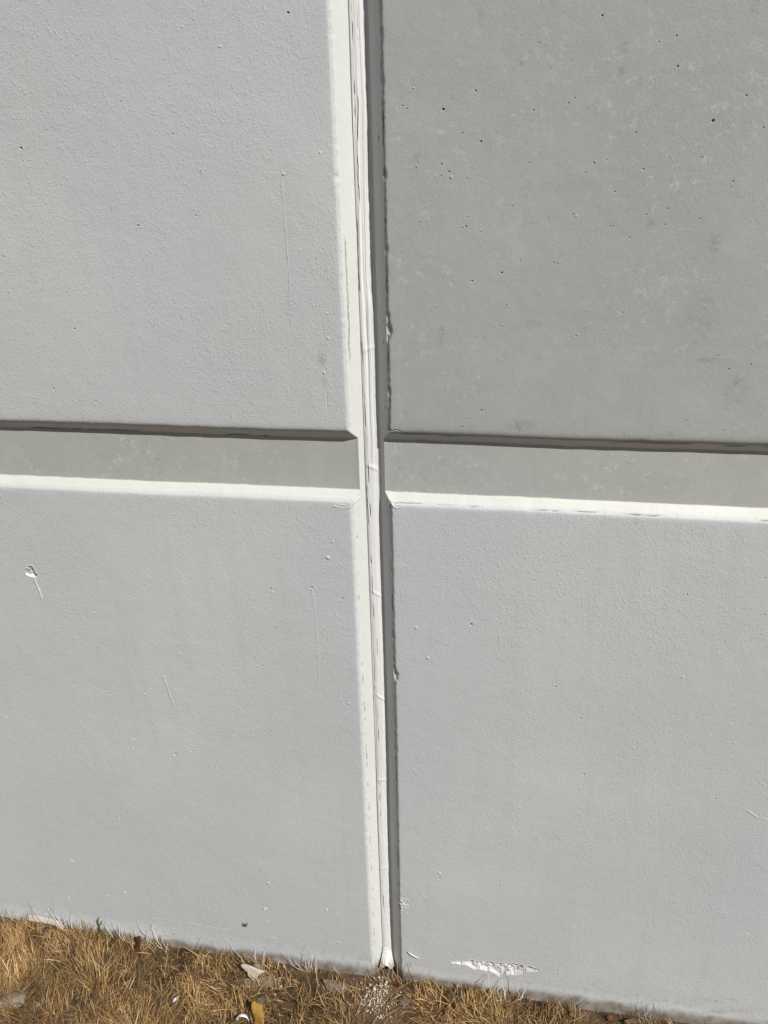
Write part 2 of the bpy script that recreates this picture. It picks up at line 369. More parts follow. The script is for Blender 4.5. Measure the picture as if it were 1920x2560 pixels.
def feature(x, z):
    F = np.zeros(x.shape); st = np.zeros(x.shape); shade_grime = np.zeros(x.shape)
    for i, (px, pz, r) in enumerate(PIT):
        m = np.nonzero((abs(x - px) < 1.7 * r) & (abs(z - pz) < 1.7 * r))[0]
        if not len(m): continue
        a = i * 2.4; dx, dz = x[m] - px, z[m] - pz
        u, v = dx * math.cos(a) + dz * math.sin(a), -dx * math.sin(a) + dz * math.cos(a)
        d = np.hypot(u, v * (1.15 + .5 * _T[i & 255, 5])) / r
        q = 1 - sst(.55, 1., d)
        F[m] += r * 1.5 * q; shade_grime[m] = np.maximum(shade_grime[m], .55 * q)  # shade and dirt inside each pit also put into the colour
    for i, (px, pz, r) in enumerate(BUMP):
        r = r * 1.15
        m = np.nonzero((abs(x - px) < 1.7 * r) & (abs(z - pz) < 1.7 * r))[0]
        if not len(m): continue
        a = i * 1.9; dx, dz = x[m] - px, z[m] - pz
        u, v = dx * math.cos(a) + dz * math.sin(a), -dx * math.sin(a) + dz * math.cos(a)
        d = np.hypot(u, v * (1 + .6 * _T[i & 255, 9])) / r
        q = np.clip(1 - d * d, 0, 1) ** 1.5
        F[m] -= r * .28 * q
        if i % 3 == 0: F[m] += r * .7 * (1 - sst(.2, .55, d))
    for P, w, h in LINE:
        lo, hi = P.min(0) - 3 * w, P.max(0) + 3 * w
        m = np.nonzero((x > lo[0]) & (x < hi[0]) & (z > lo[1]) & (z < hi[1]))[0]
        if not len(m): continue
        D = np.full(len(m), 1e9); al = np.zeros(len(m))
        for a, b in zip(P[:-1], P[1:]):
            e = b - a; wx, wz = x[m] - a[0], z[m] - a[1]; t = np.clip((wx * e[0] + wz * e[1]) / (e @ e), 0, 1)
            D = np.minimum(D, np.hypot(wx - t * e[0], wz - t * e[1]))
        n = .35 + 1.1 * vn(x[m] * 120, z[m] * 120, 12)
        F[m] -= h * n * (1 - sst(.2 * w, w, D))
    for poly, dep, sl in ((SPALL, .0075, 1.), (NAIL, .0065, 1.)):
        P = np.array(poly); lo, hi = P.min(0) - .006, P.max(0) + .006
        m = np.nonzero((x > lo[0]) & (x < hi[0]) & (z > lo[1]) & (z < hi[1]))[0]
        if not len(m): continue
        jx = (fbm(x[m] * 130, z[m] * 130, 14) - .5) * .008; jz = (fbm(x[m] * 130, z[m] * 130, 15) - .5) * .007
        s = psd(x[m] + jx, z[m] + jz, poly)
        top = psd(x[m] + jx, z[m] + jz + .004, poly)
        q = sst(0, .0022, s) * (.35 + .65 * sst(-.002, .006, top))
        rough = fbm(x[m] * 170, z[m] * 170, 16) - .5
        F[m] += q * dep * (.75 + 1.1 * rough)
        F[m] -= .0006 * np.exp(-(s / .0012) ** 2) * (s < 0)
    # crumbly edge by the joint foot
    cx, cz = CRUMB
    q = np.exp(-(((x - cx) / .012) ** 2 + ((z - cz) / .018) ** 2)); q = np.where(q > .03, q, 0)
    F -= q * .006 * (fbm(x * 230, z * 230, 18) - .42)
    for sx, sz, rx, rz, s in STAIN:
        d = ((x - sx) / rx) ** 2 + ((z - sz) / rz) ** 2
        st = np.maximum(st, s * np.clip(1.4 - d, 0, 1))
    return F, st, shade_grime

def gridlines(*segs):
    out = [segs[0][0]]
    for a, b, step in segs:
        n = max(1, int(round(abs(b - a) / step))); out += list(np.linspace(a, b, n + 1)[1:])
    return np.array(out)

def build_panel(side, root, mats):
    if side < 0:
        xs = gridlines((-3.0, -1.0, .08), (-1.0, -.046, .006), (-.046, -.008, .0007))
    else:
        xs = gridlines((.008, .046, .0007), (.046, 1.06, .006), (1.06, 3.0, .08))
    zs = gridlines((-.12, -.02, .01), (-.02, 1.04, .002), (1.04, 1.175, .0009), (1.175, 1.78, .002), (1.78, 3.0, .05))
    nx, nz = len(xs), len(zs)
    X, Z = np.meshgrid(xs, zs)                      # [nz, nx]
    D = depth(X, Z, side)[0]
    # cells that need refining
    need = np.zeros((nz - 1, nx - 1), bool)
    def mark(x0, x1, z0, z1):
        i0, i1 = np.searchsorted(xs, x0) - 1, np.searchsorted(xs, x1); j0, j1 = np.searchsorted(zs, z0) - 1, np.searchsorted(zs, z1)
        if i1 <= 0 or i0 >= nx - 1: return
        need[max(j0, 0):max(j1, 0), max(i0, 0):max(i1, 0)] = True
    for px, pz, r in PIT + BUMP: mark(px - 1.3 * r, px + 1.3 * r, pz - 1.3 * r, pz + 1.3 * r)
    for P, w, h in LINE:
        for a, b in zip(P[:-1], P[1:]):
            for t in np.linspace(0, 1, 12):
                p = a + (b - a) * t; mark(p[0] - 1.2 * w, p[0] + 1.2 * w, p[1] - 1.2 * w, p[1] + 1.2 * w)
    for poly in (SPALL, NAIL):
        P = np.array(poly); mark(P[:, 0].min() - .006, P[:, 0].max() + .006, P[:, 1].min() - .006, P[:, 1].max() + .006)
    mark(CRUMB[0] - .024, CRUMB[0] + .024, CRUMB[1] - .036, CRUMB[1] + .036)
    idx = np.arange(nz * nx).reshape(nz, nx)
    Q = np.stack([idx[:-1, :-1], idx[:-1, 1:], idx[1:, 1:], idx[1:, :-1]], -1)
    base = Q[~need].reshape(-1, 4)
    VX, VZ, VD = [X.ravel()], [Z.ravel()], [D.ravel()]; quads = [base]; off = nz * nx
    for j, i in zip(*np.nonzero(need)):
        a = max(1, int(math.ceil((xs[i + 1] - xs[i]) / .0005))); b = max(1, int(math.ceil((zs[j + 1] - zs[j]) / .0005)))
        u, v = np.meshgrid(np.linspace(0, 1, a + 1), np.linspace(0, 1, b + 1))
        VX.append((xs[i] + (xs[i + 1] - xs[i]) * u).ravel()); VZ.append((zs[j] + (zs[j + 1] - zs[j]) * v).ravel())
        VD.append(((D[j, i] * (1 - u) + D[j, i + 1] * u) * (1 - v) + (D[j + 1, i] * (1 - u) + D[j + 1, i + 1] * u) * v).ravel())
        k = off + np.arange((a + 1) * (b + 1)).reshape(b + 1, a + 1); off += (a + 1) * (b + 1)
        quads.append(np.stack([k[:-1, :-1], k[:-1, 1:], k[1:, 1:], k[1:, :-1]], -1).reshape(-1, 4))
    VX, VZ, VD = map(np.concatenate, (VX, VZ, VD)); quads = np.concatenate(quads)
    key = np.round((VX + 4) * 2e6).astype(np.int64) * (1 << 32) + np.round((VZ + 1) * 2e6).astype(np.int64)
    _, first, inv = np.unique(key, return_index=True, return_inverse=True)
    VX, VZ, VD = VX[first], VZ[first], VD[first]; quads = inv[quads]
    F, st, shade_grime = feature(VX, VZ)
    VY = VD + F
    # grime and hairline splits along the edges
    _, dj, dr, tu, td, tj = depth(VX, VZ, side)
    def dash(along, across, seed, f, th, w):
        c = (vn(along * 9, along * 0, seed) - .5) * .0022 + (vn(along * 70, along * 0, seed + 1) - .5) * .0008 + (vn(along * 210, along * 0, seed + 4) - .5) * .0009
        on = sst(th, th + .1, vn(along * f, along * 0 + 3, seed + 2)) * sst(.2, .45, vn(along * f * 5, along * 0 + 5, seed + 3))
        return on * (1 - sst(.35, 1., np.abs(across - c) / w))
    g = np.zeros(len(VX))
    if side < 0:
        g = np.maximum(g, .85 * (VZ > 1.22) * dash(VZ, tj - .0062, 200, 7, .42, .0007))
        g = np.maximum(g, .70 * (VZ < 1.0) * dash(VZ, tj - .0058, 210, 95, .58, .0009))
        g = np.maximum(g, .75 * dash(VX, tu - CR + .0004, 220, 16, .45, .0014) * (tj < .012))
    else:
        g = np.maximum(g, .85 * dash(VX, td - .0022, 240, 9, .52, .0006) * (tj < -.004))
        g = np.maximum(g, .70 * dash(VX, td - .0012, 244, 45, .55, .0012) * (tj < -.004))
        g = np.maximum(g, .85 * dash(VX, tu - .0045, 250, 8, .40, .0010) * (tj < -.004))
        g = np.maximum(g, .70 * dash(VZ, tj - .0022, 260, 70, .62, .0009) * (dj >= dr))
        g = np.maximum(g, .60 * dash(VZ, tj - .009, 264, 110, .82, .0009) * (dj >= dr))
    VY = VY + .0016 * g
    shade_grime = np.maximum(shade_grime, g * .8)
    V = np.stack([VX, VY, VZ], 1)
    e1 = V[quads[:, 2]] - V[quads[:, 0]]; e2 = V[quads[:, 3]] - V[quads[:, 1]]
    fn = np.cross(e1, e2)
    N = np.zeros_like(V)
    for c in range(4): 
        for ax in range(3): N[:, ax] += np.bincount(quads[:, c], fn[:, ax], len(V))
    N /= np.linalg.norm(N, axis=1)[:, None] + 1e-12
    cx, cz = VX[quads].mean(1), VZ[quads].mean(1)
    _, dj, dr, tu, td, _t = depth(cx, cz, side)
    cat = np.where(cz > (ZU + ZD) / 2, 'upper_face', 'lower_face').astype(object)
    rev = (dr > .0045) & (dr >= dj); jn = (dj > .0035) & (dj > dr)
    cat[rev] = 'reveal_back'
    cat[rev & (tu < CR)] = 'reveal_soffit'; cat[rev & (td < CR)] = 'reveal_sill'
    cat[jn & (cz > (ZU + ZD) / 2)] = 'joint_edge_a'; cat[jn & (cz <= (ZU + ZD) / 2)] = 'joint_edge_b'
    for nm, poly in (('spall', SPALL), ('nail_hole', NAIL)):
        P = np.array(poly)
        m = np.nonzero((cx > P[:, 0].min()) & (cx < P[:, 0].max()) & (cz > P[:, 1].min()) & (cz < P[:, 1].max()))[0]
        if len(m): cat[m[psd(cx[m], cz[m], poly) > -.0002]] = nm
    for nm in ('upper_face', 'lower_face', 'reveal_back', 'reveal_soffit', 'reveal_sill', 'joint_edge_a', 'joint_edge_b', 'spall', 'nail_hole'):
        q = quads[cat == nm]
        if not len(q): continue
        used, loc = np.unique(q.ravel(), return_inverse=True)
        real = 'joint_edge' if nm.startswith('joint_edge') else nm
        me = np_mesh(real, V[used], loc.ravel(), np.full(len(q), 4), N[used], {'stain': st[used], 'shade_grime': shade_grime[used]})
        make_obj(real, me, mats[real], root)
    x0, x1 = (-3.0, -.0125) if side < 0 else (.0125, 3.0)
    bm = bmesh.new(); bmesh.ops.create_cube(bm, size=1)
    for v in bm.verts:
        v.co = Vector(((x0 + x1) / 2 + v.co.x * (x1 - x0), .115 + v.co.y * .16, 1.44 + v.co.z * 3.12))
    bmesh.ops.bevel(bm, geom=list(bm.edges), offset=.004, segments=2, affect='EDGES')
    me = bpy.data.meshes.new('panel_body'); bm.to_mesh(me); bm.free()
    make_obj('panel_body', me, M_concrete, root)

M_concrete = plain('bare_concrete', (.33, .32, .30), .12, 30)
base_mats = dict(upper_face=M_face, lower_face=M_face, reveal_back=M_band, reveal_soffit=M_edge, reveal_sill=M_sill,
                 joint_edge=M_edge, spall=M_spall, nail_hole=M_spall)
pl = empty('concrete_panel', (-1.5, .1, -.12))
tag(pl, 'pale grey painted concrete wall panel with a chipped nail hole and paint drip', 'wall panel')
build_panel(-1, pl, base_mats)
pr = empty('concrete_panel', (1.5, .1, -.12))
tag(pr, 'painted concrete wall panel with darker weathered upper face and long chipped gash near its foot', 'wall panel')
build_panel(1, pr, {**base_mats, 'upper_face': M_weather})
for o in pr.children:
    if o.name.startswith('upper_face'): o['label'] = 'darker weathered upper face with pinholes and pale scuffs'

# ------------------------------------------------------------------ sealant bead in the joint
def build_sealant():
    root = empty('joint_sealant', (0, .03, 0))
    tag(root, 'off-white sealant bead filling the vertical joint between the two wall panels', 'sealant')
    xs = np.linspace(-.0135, .0135, 55)
    zs = gridlines((.020, 1.78, .0022), (1.78, 3.0, .03))
    X, Z = np.meshgrid(xs, zs)
    wob = (vn(Z * 5, Z * 0, 100) - .5) * .004 + (vn(Z * 26, Z * 0, 101) - .5) * .0012
    u = X - wob
    up = sst(1.02, 1.34, Z)                              # flatter and more ridged above the reveal
    lo = 1 - up
    un = np.clip((u + .0102) / .0204, 0, 1)               # 0 at the left edge of the bead, 1 at its right
    y = .0198 + .0040 * un ** 1.6 + .0006 * sst(.08, 0., un)
    y = y - .0016 * lo * np.sin(np.pi * un) ** .8
    zt = on_wall(915, 728)[1]
    tip = sst(zt, zt - .030, Z + ((u - .004) / .006) ** 2 * .018)
    y = y - .0016 * tip * np.clip(1 - ((u - .0045) / .0058) ** 2, 0, 1) ** .4 * up
    y += (fbm(u * 420, Z * 4, 104, 2) - .5) * (.0005 + .0016 * up)
    y += (fbm(u * 200, Z * 60, 106) - .5) * .0003
    # longitudinal splits
    st = np.zeros_like(X)
    for cx, seed, th, w in ((-.0094, 110, .50, .0006), (-.0060, 112, .56, .0008), (-.0035, 114, .70, .0005), (.0076, 116, .70, .0005)):
        c = cx + (vn(Z * 16, Z * 0, seed) - .5) * .0024 + (vn(Z * 120, Z * 0, seed + 1) - .5) * .0006
        on = sst(th, th + .12, vn(Z * 14, Z * 0 + 2, seed + 2)) * sst(.25, .5, vn(Z * 90, Z * 0 + 3, seed + 3))
        ww = w * (.6 + .9 * vn(Z * 60, Z * 0 + 4, seed + 4))
        g = on * sst(.3, .6, vn(Z * 45, Z * 0 + 6, seed + 6)) * (1 - sst(.3, 1., np.abs(u - c) / ww))
        y += .0022 * g; st = np.maximum(st, .7 * g)
    for (px, py, a, h) in ((930, 1968, .15, .0008), (905, 1180, -.5, .0012), (928, 1760, -.8, .0012), (912, 880, .3, .0007), (940, 2190, .3, .0007), (925, 1500, -.7, .001)):
        zc = on_wall(px, py)[1]
        y -= h * np.exp(-((Z - zc - a * u) / .0022) ** 2) * np.clip(1 - (u / .011) ** 2, 0, 1)
    y = np.where(np.abs(X) > .0115, np.maximum(y, .0225), y)
    y += .010 * sst(.0104, .0134, np.abs(X))
    V = np.stack([X.ravel(), y.ravel(), Z.ravel()], 1)
    nz, nx = X.shape; idx = np.arange(nz * nx).reshape(nz, nx)
    q = np.stack([idx[:-1, :-1], idx[:-1, 1:], idx[1:, 1:], idx[1:, :-1]], -1).reshape(-1)
    me = np_mesh('bead', V, q, np.full(len(q) // 4, 4), None, {'stain': st.ravel()})
    make_obj('bead', me, M_seal, root)
    # torn loose end at the foot, curling out of the joint
    us = np.linspace(-1, 1, 27); ts = np.linspace(0, 1, 23)
    U, T = np.meshgrid(us, ts)
    hem = .000 + .011 * np.clip(1 - np.abs(U + .15) * 1.6, 0, 1) - .006 * sst(.4, 1., U) + .008 * (vn(U * 3.3 + 9, U * 0, 120) - .5) + .005 * (vn(U * 11 + 9, U * 0, 121) - .5)
    zz = .050 * (1 - T) + hem * T
    wid = .0098 + .0052 * T ** 1.6
    xx = U * wid - .0012 * T
    un = (U + 1) / 2
    bead_y = .0198 + .0040 * un ** 1.6 - .0016 * np.sin(np.pi * un) ** .8 - .0003 + .0012 * (1 - sst(0, .12, T))
    yy = bead_y - .016 * T ** 1.8 * (1 - .3 * np.clip(U, 0, 1) ** 2) + .006 * T * sst(.6, 1., U) + (vn(U * 1.6 + 5, T * 2, 122) - .5) * .004 * T
    V = np.stack([xx.ravel(), yy.ravel(), zz.ravel()], 1)
    nz, nx = U.shape; idx = np.arange(nz * nx).reshape(nz, nx)
    q = np.stack([idx[:-1, :-1], idx[:-1, 1:], idx[1:, 1:], idx[1:, :-1]], -1).reshape(-1)
    me = np_mesh('torn_end', V, q, np.full(len(q) // 4, 4), None, {'stain': np.zeros(len(V))})
    o = make_obj('torn_end', me, M_seal, root); o['label'] = 'torn white end of the sealant curling out at the foot'
    m = o.modifiers.new('thick', 'SOLIDIFY'); m.thickness = .0012; m.offset = 1
M_flake = plain('white_paint_flake', (.74, .735, .72), .04, 90, .5, .0003)
build_sealant()

# ------------------------------------------------------------------ ground
def gz(x, y):
    x = np.asarray(x, float); y = np.asarray(y, float)
    near = np.exp(-np.maximum(-y, 0) / 1.2)
    h = -.016 + .026 * sst(-.35, -.95, x) * near + (fbm(x * 3.3, y * 3.3, 130) - .5) * .022 * near
    h += (fbm(x * 14, y * 14, 133) - .5) * .014 * near - .004 * sst(.1, .35, x)
    return h + (fbm(x * .2, y * .2, 137) - .5) * .25 * sst(1.5, 9., -y)
def build_ground():
    fine = .012
    xs = np.unique(np.concatenate([gridlines((-1.6, 1.6, fine)), -np.geomspace(1.6, 150, 40), np.geomspace(1.6, 150, 40)]))
    ys = np.unique(np.concatenate([gridlines((-.9, .06, fine)), -np.geomspace(.9, 200, 45)]))
    X, Y = np.meshgrid(xs, ys); Zz = gz(X, Y) + (fbm(X * 60, Y * 60, 140) - .5) * .006 * (np.abs(X) < 1.7) * (Y > -1)
    V = np.stack([X.ravel(), Y.ravel(), Zz.ravel()], 1); nz, nx = X.shape; idx = np.arange(nz * nx).reshape(nz, nx)
    q = np.stack([idx[:-1, :-1], idx[:-1, 1:], idx[1:, 1:], idx[1:, :-1]], -1).reshape(-1)
    s = NT('soil', .95, .1)
    c = s.mix(s.ramp(s.noise(45, 5), .35, .65), (.034, .023, .014), (.085, .058, .036))
    c = s.mix(s.ramp(s.noise(7, 4), .42, .66), c, (.14, .095, .055))
    s.color(c); s.bump(s.noise(140, 5, rough=.7), .006, .8)
    o = make_obj('ground', np_mesh('ground', V, q, np.full(len(q) // 4, 4)), s.m); tag(o, kind='structure')
build_ground()

# ------------------------------------------------------------------ grass
def grass_mat():
    s = NT('dry_grass', .6, .25)
    col = s.attr('tint', True)
    n = s.noise(220, 2); s.color(s.mix(s.ramp(n, .3, .7, 0., .25), col, (.16, .09, .035)))
    tr = s.n.new('ShaderNodeBsdfTranslucent'); s.l.new(col, tr.inputs[0])
    mx = s.n.new('ShaderNodeMixShader'); mx.inputs[0].default_value = .10
    s.l.new(s.b.outputs[0], mx.inputs[1]); s.l.new(tr.outputs[0], mx.inputs[2])
    s.l.new(mx.outputs[0], s.n['Material Output'].inputs[0]); return s.m
M_grass = grass_mat()
SUN_A = np.array([SUN.x, SUN.y, SUN.z])
def blades(P, L, W, az, el, bend, tint, seg=3):
    """P roots [n,3]; L length; az heading; el start elevation; bend = drop in elevation over the blade; tint [n,3]"""
    n = len(P); t = np.linspace(0, 1, seg + 1)
    pts = [P]; e = el.copy(); cur = P.copy(); azc = az.copy()
    for k in range(seg):
        d = np.stack([np.cos(e) * np.cos(azc), np.cos(e) * np.sin(azc), np.sin(e)], 1)
        cur = cur + d * (L / seg)[:, None]; pts.append(cur); e = e - bend / seg; azc = azc + rng.normal(0, .06, n)
    tw = az + np.pi / 2 + rng.normal(0, .5, n)
    side = np.stack([np.cos(tw), np.sin(tw), rng.normal(0, .35, n)], 1); side /= np.linalg.norm(side, axis=1)[:, None]
    V = []; 
    for k in range(seg):
        w = (W * (1 - .55 * (t[k] ** 2)))[:, None] * .5; V += [pts[k] - side * w, pts[k] + side * w]
    V.append(pts[seg]); V = np.stack(V, 1); m = 2 * seg + 1           # [n, m, 3]
    o = (np.arange(n) * m)[:, None]
    loops = []; sizes = []
    f = []
    for k in range(seg - 1): f += [2 * k, 2 * k + 1, 2 * k + 3, 2 * k + 2]
    f += [2 * seg - 2, 2 * seg - 1, 2 * seg]
    loops = (o + np.array(f)[None]).ravel(); sizes = np.tile([4] * (seg - 1) + [3], n)
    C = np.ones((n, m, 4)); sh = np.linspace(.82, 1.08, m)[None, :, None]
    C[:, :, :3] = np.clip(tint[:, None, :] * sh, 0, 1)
    V = V.reshape(-1, 3); V[:, 1] = np.minimum(V[:, 1], np.where(V[:, 2] > -.01, -.0012 - .004 * (V[:, 2] < .05), .02))
    return V, loops, sizes, C.reshape(-1, 4)
STRAW = np.array([(.43, .285, .115), (.34, .205, .08), (.56, .41, .20), (.20, .115, .05), (.62, .50, .33), (.12, .065, .03), (.33, .25, .15)])
def straw_tint(n, p=(.24, .24, .13, .15, .05, .12, .07)):
    c = STRAW[rng.choice(len(STRAW), n, p=p)] * rng.uniform(.8, 1.2, (n, 1)); return c
def cover(x, y):                                  # how thick the dry turf is
    c = fbm(x * 9, y * 9, 150) * .9 + .25
    c -= .36 * np.exp(-(((x - .012) / .05) ** 2 + ((y + .07) / .08) ** 2))       # bare patch under the joint
    c -= .45 * np.exp(-(((x + .16) / .07) ** 2 + ((y + .04) / .04) ** 2))
    c -= .35 * sst(-.035, 0, y) * sst(-.55, .2, x)
    c -= .30 * sst(.15, .5, x) * sst(-.06, 0., y)
    c -= .55 * np.exp(-(((x + .80) / .06) ** 2 + ((y + .20) / .03) ** 2))
    return c
def patch(n, x0, x1, y0, y1, Lr, el, dark=1.):
    x = rng.uniform(x0, x1, n * 2); y = y1 - (y1 - y0) * rng.random(n * 2)
    k = rng.random(n * 2) < np.clip(cover(x, y), .06, 1) ; x, y = x[k][:n], y[k][:n]; n = len(x); grn = rng.random(n) < .012
    clump = fbm(x * 24, y * 24, 160)
    hgt = (.55 + .9 * clump) * (1 + .28 * sst(-.3, -.8, x)) * (1 - .25 * sst(.1, .5, x))
    L = rng.uniform(*Lr, n) * hgt
    az = 2 * np.pi * fbm(x * 10, y * 10, 165) * 2.2 + rng.normal(0, 1.0, n)
    e = np.clip(rng.normal(el, .38, n), .02, 1.5); b = rng.normal(.30, .40, n)
    P = np.stack([x, y, gz(x, y) - .002], 1)
    return blades(P, L, rng.uniform(.0008, .0018, n), az, e, b, np.where(grn[:, None], np.array([[.16, .19, .055]]), straw_tint(n)) * np.array([[.96, .92, .88]]) * dark * (.32 + 1.35 * fbm(x * 16, y * 16, 171))[:, None])
def merge(name, packs, mat):
    V, Lp, S, C = [], [], [], []; off = 0
    for v, l, s_, c in packs:
        V.append(v); Lp.append(l + off); S.append(s_); C.append(c); off += len(v)
    me = np_mesh(name, np.concatenate(V), np.concatenate(Lp), np.concatenate(S), None, {'tint': np.concatenate(C)}, True)
    return make_obj(name, me, mat)
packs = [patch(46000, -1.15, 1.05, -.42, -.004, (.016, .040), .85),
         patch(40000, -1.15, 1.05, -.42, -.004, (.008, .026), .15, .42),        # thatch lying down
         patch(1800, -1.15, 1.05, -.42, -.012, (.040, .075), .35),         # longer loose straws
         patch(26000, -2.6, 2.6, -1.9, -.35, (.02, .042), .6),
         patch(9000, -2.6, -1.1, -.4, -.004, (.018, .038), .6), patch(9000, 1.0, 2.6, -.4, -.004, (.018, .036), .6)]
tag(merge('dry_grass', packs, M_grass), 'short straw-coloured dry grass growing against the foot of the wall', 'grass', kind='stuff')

def tuft(name, label, specs, tint, cat='grass tuft', group=None):
    """specs: list of (root px, root py, tip px, tip py, width mm, bend) traced on the wall foot, roots on the ground"""
    pk = []; n = len(specs); tint = np.array(tint)
    root0 = None
    for (a, b, c, d, w, bow) in specs:
        g = on_plane(a, b, (0, -.012, 0), (0, 1, 0)); r = np.array([g[0], -.014, g[2]])
        r[2] = min(r[2], float(gz(r[0], r[1])) + .004); tipd = on_plane(c, d, (0, -.005, 0), (0, 1, 0)); tip = np.array([tipd[0], -.005, tipd[2]])
        if root0 is None: root0 = r
        k = 7; t = np.linspace(0, 1, k)[:, None]
        perp = np.array([-(tip - r)[2], 0, (tip - r)[0]])
        kink = rng.normal(0, .03, (k, 3)) * np.linalg.norm(tip - r) * np.array([1, .3, 1]); kink[0] = 0; kink[-1] = 0
        pts = r + kink + (tip - r) * t + perp * bow * (4 * t * (1 - t)) + np.array([0, -.008, 0]) * (4 * t * (1 - t)) * .6
        dirv = np.gradient(pts, axis=0); dirv /= np.linalg.norm(dirv, axis=1)[:, None]
        sd = np.cross(dirv, np.array([.25, 1, .1])); sd /= np.linalg.norm(sd, axis=1)[:, None]
        wv = (w * .00052 * (1 - .75 * t ** 2.2))
        nrm = np.cross(sd, dirv)
        ring = [pts - sd * wv, pts - nrm * wv * .45, pts + sd * wv, pts + nrm * wv * .45]
        V = np.stack(ring, 1).reshape(-1, 3)
        f = []
        for q in range(k - 1):
            for s_ in range(4): f += [q * 4 + s_, q * 4 + (s_ + 1) % 4, q * 4 + 4 + (s_ + 1) % 4, q * 4 + 4 + s_]
        cc = np.ones((len(V), 4)); cc[:, :3] = tint[rng.integers(len(tint))] if tint.ndim > 1 else tint
        if tint.ndim > 1:      # painted and shade-tinted tips, straw root
            mixv = np.repeat(sst(.05, .35, t[:, 0]), 4)[:, None]; cc[:, :3] = cc[:, :3] * mixv + np.array([.42, .29, .13]) * (1 - mixv)
        pk.append((V, np.array(f), np.full(len(f) // 4, 4), cc))
    o = merge(name, pk, M_blade); tag(o, label, cat, group); return o
sb = NT('painted_blade', .55, .25); sb.color(sb.attr('tint', True)); M_blade = sb.m
WHT = [(.66, .66, .65), (.58, .57, .55), (.48, .45, .39)]
GRY = [(.30, .29, .26), (.22, .20, .17), (.40, .38, .33)]  # dark tints carry the shade on blades at the wall foot
k5 = 5.184
def sp(ox, oy, k, *rows): return [(ox + a / k, oy + b / k, ox + c / k, oy + d / k, w, bow) for a, b, c, d, w, bow in rows]
tuft('grass_tuft', 'white paint-coated grass blades fanning up the wall beside the peeling paint flap',
     sp(0, 2240, k5, (840, 360, 605, 105, 2.6, .03), (870, 355, 690, 0, 1.8, .06), (860, 350, 640, 110, 2.0, -.05), (880, 330, 860, 240, 2.0, .1), (925, 370, 930, 190, 2.2, .03), (890, 380, 830, 190, 1.4, .1)), WHT)
tuft('grass_tuft', 'thin dark bent grass blade crossing the wall above the peeling paint flap',
     sp(0, 2240, k5, (580, 355, 350, 60, 2.0, -.08), (560, 340, 460, 265, 1.4, .05), (800, 370, 470, 270, 1.4, .05)), GRY)
tuft('grass_tuft', 'white-tipped grass blades beside the stone and mounded turf at the wall foot',
     sp(0, 2240, k5, (190, 240, 55, 122, 2.2, -.12), (235, 260, 205, 110, 1.4, .1), (80, 215, 55, 30, 1.3, .04), (300, 300, 250, 230, 1.8, .05), (45, 210, 5, 140, 1.8, .05)), WHT)
tuft('grass_tuft', 'white paint-splashed grass blades next to the green bent blade',
     sp(0, 2240, k5, (1470, 500, 1310, 300, 1.8, -.12), (1480, 510, 1365, 280, 1.3, .05), (1600, 540, 1440, 325, 1.9, -.05), (1620, 560, 1530, 370, 2.4, .02), (1660, 600, 1570, 400, 2.2, .04), (1700, 540, 1610, 485, 2.4, .02)), WHT)
tuft('grass_tuft', 'white painted grass blades leaning away from the upright brown bark strip',
     sp(320, 2240, k5, (345, 570, 125, 345, 2.8, -.06), (430, 600, 325, 360, 3.0, .02), (460, 655, 350, 560, 2.6, .02), (175, 530, 100, 415, 2.2, .1), (275, 600, 255, 440, 2.2, .04), (530, 650, 420, 500, 2.0, .03), (110, 570, 0, 505, 2.8, .02)), WHT)
tuft('grass_tuft', 'slanting straw blades with one white blade above the pale torn leaf',
     sp(560, 2360, 8.295, (560, 480, 130, 0, 2.0, -.03), (860, 480, 200, 130, 2.2, -.12), (700, 310, 655, 70, 2.4, .05), (840, 330, 850, 135, 2.4, .03), (900, 440, 20, 200, 1.6, -.12), (1150, 540, 950, 310, 2.0, -.1)), [(.66, .64, .58), (.40, .33, .20), (.34, .27, .15)])
tuft('grass_tuft', 'bristly white painted grass tuft at the wall foot between leaf litter and joint',
     sp(640, 2200, 2.592, (300, 545, 200, 480, 2.6, .02), (330, 560, 330, 430, 2.2, .03), (345, 560, 356, 455, 2.0, -.02), (375, 565, 398, 490, 2.0, -.03), (340, 560, 315, 490, 1.8, .03), (300, 545, 165, 465, 1.8, .02), (350, 565, 338, 480, 1.8, .02), (365, 560, 372, 470, 1.6, .02), (330, 560, 240, 500, 1.8, .0)), WHT)
tuft('grass_tuft', 'curved dark and white grass blades below the long chipped gash',
     sp(1100, 2360, 5.53, (600, 680, 655, 420, 2.4, .14), (700, 650, 665, 420, 2.2, -.02), (820, 690, 850, 485, 2.4, .08), (905, 690, 858, 490, 2.2, -.03), (1040, 760, 965, 440, 3.2, -.16), (1060, 720, 1185, 595, 3.0, -.05), (905, 660, 895, 600, 4.0, 0), (740, 660, 755, 570, 1.8, 0)), GRY + [(.66, .65, .62), (.62, .6, .56)])
tuft('grass_tuft', 'wiry dark grass stems by the stained foot of the weathered panel',
     sp(1400, 2420, 5.53, (1210, 720, 1130, 465, 2.4, .03), (1330, 640, 1262, 445, 2.0, -.1), (1210, 690, 1300, 480, 1.8, -.05), (1180, 690, 1060, 600, 1.4, -.1), (1390, 640, 1370, 500, 1.6, .05), (1290, 620, 1230, 520, 1.6, .02), (990, 620, 1110, 545, 1.2, .02), (1215, 720, 1160, 560, 2.2, .03)), GRY + [(.6, .58, .54)])
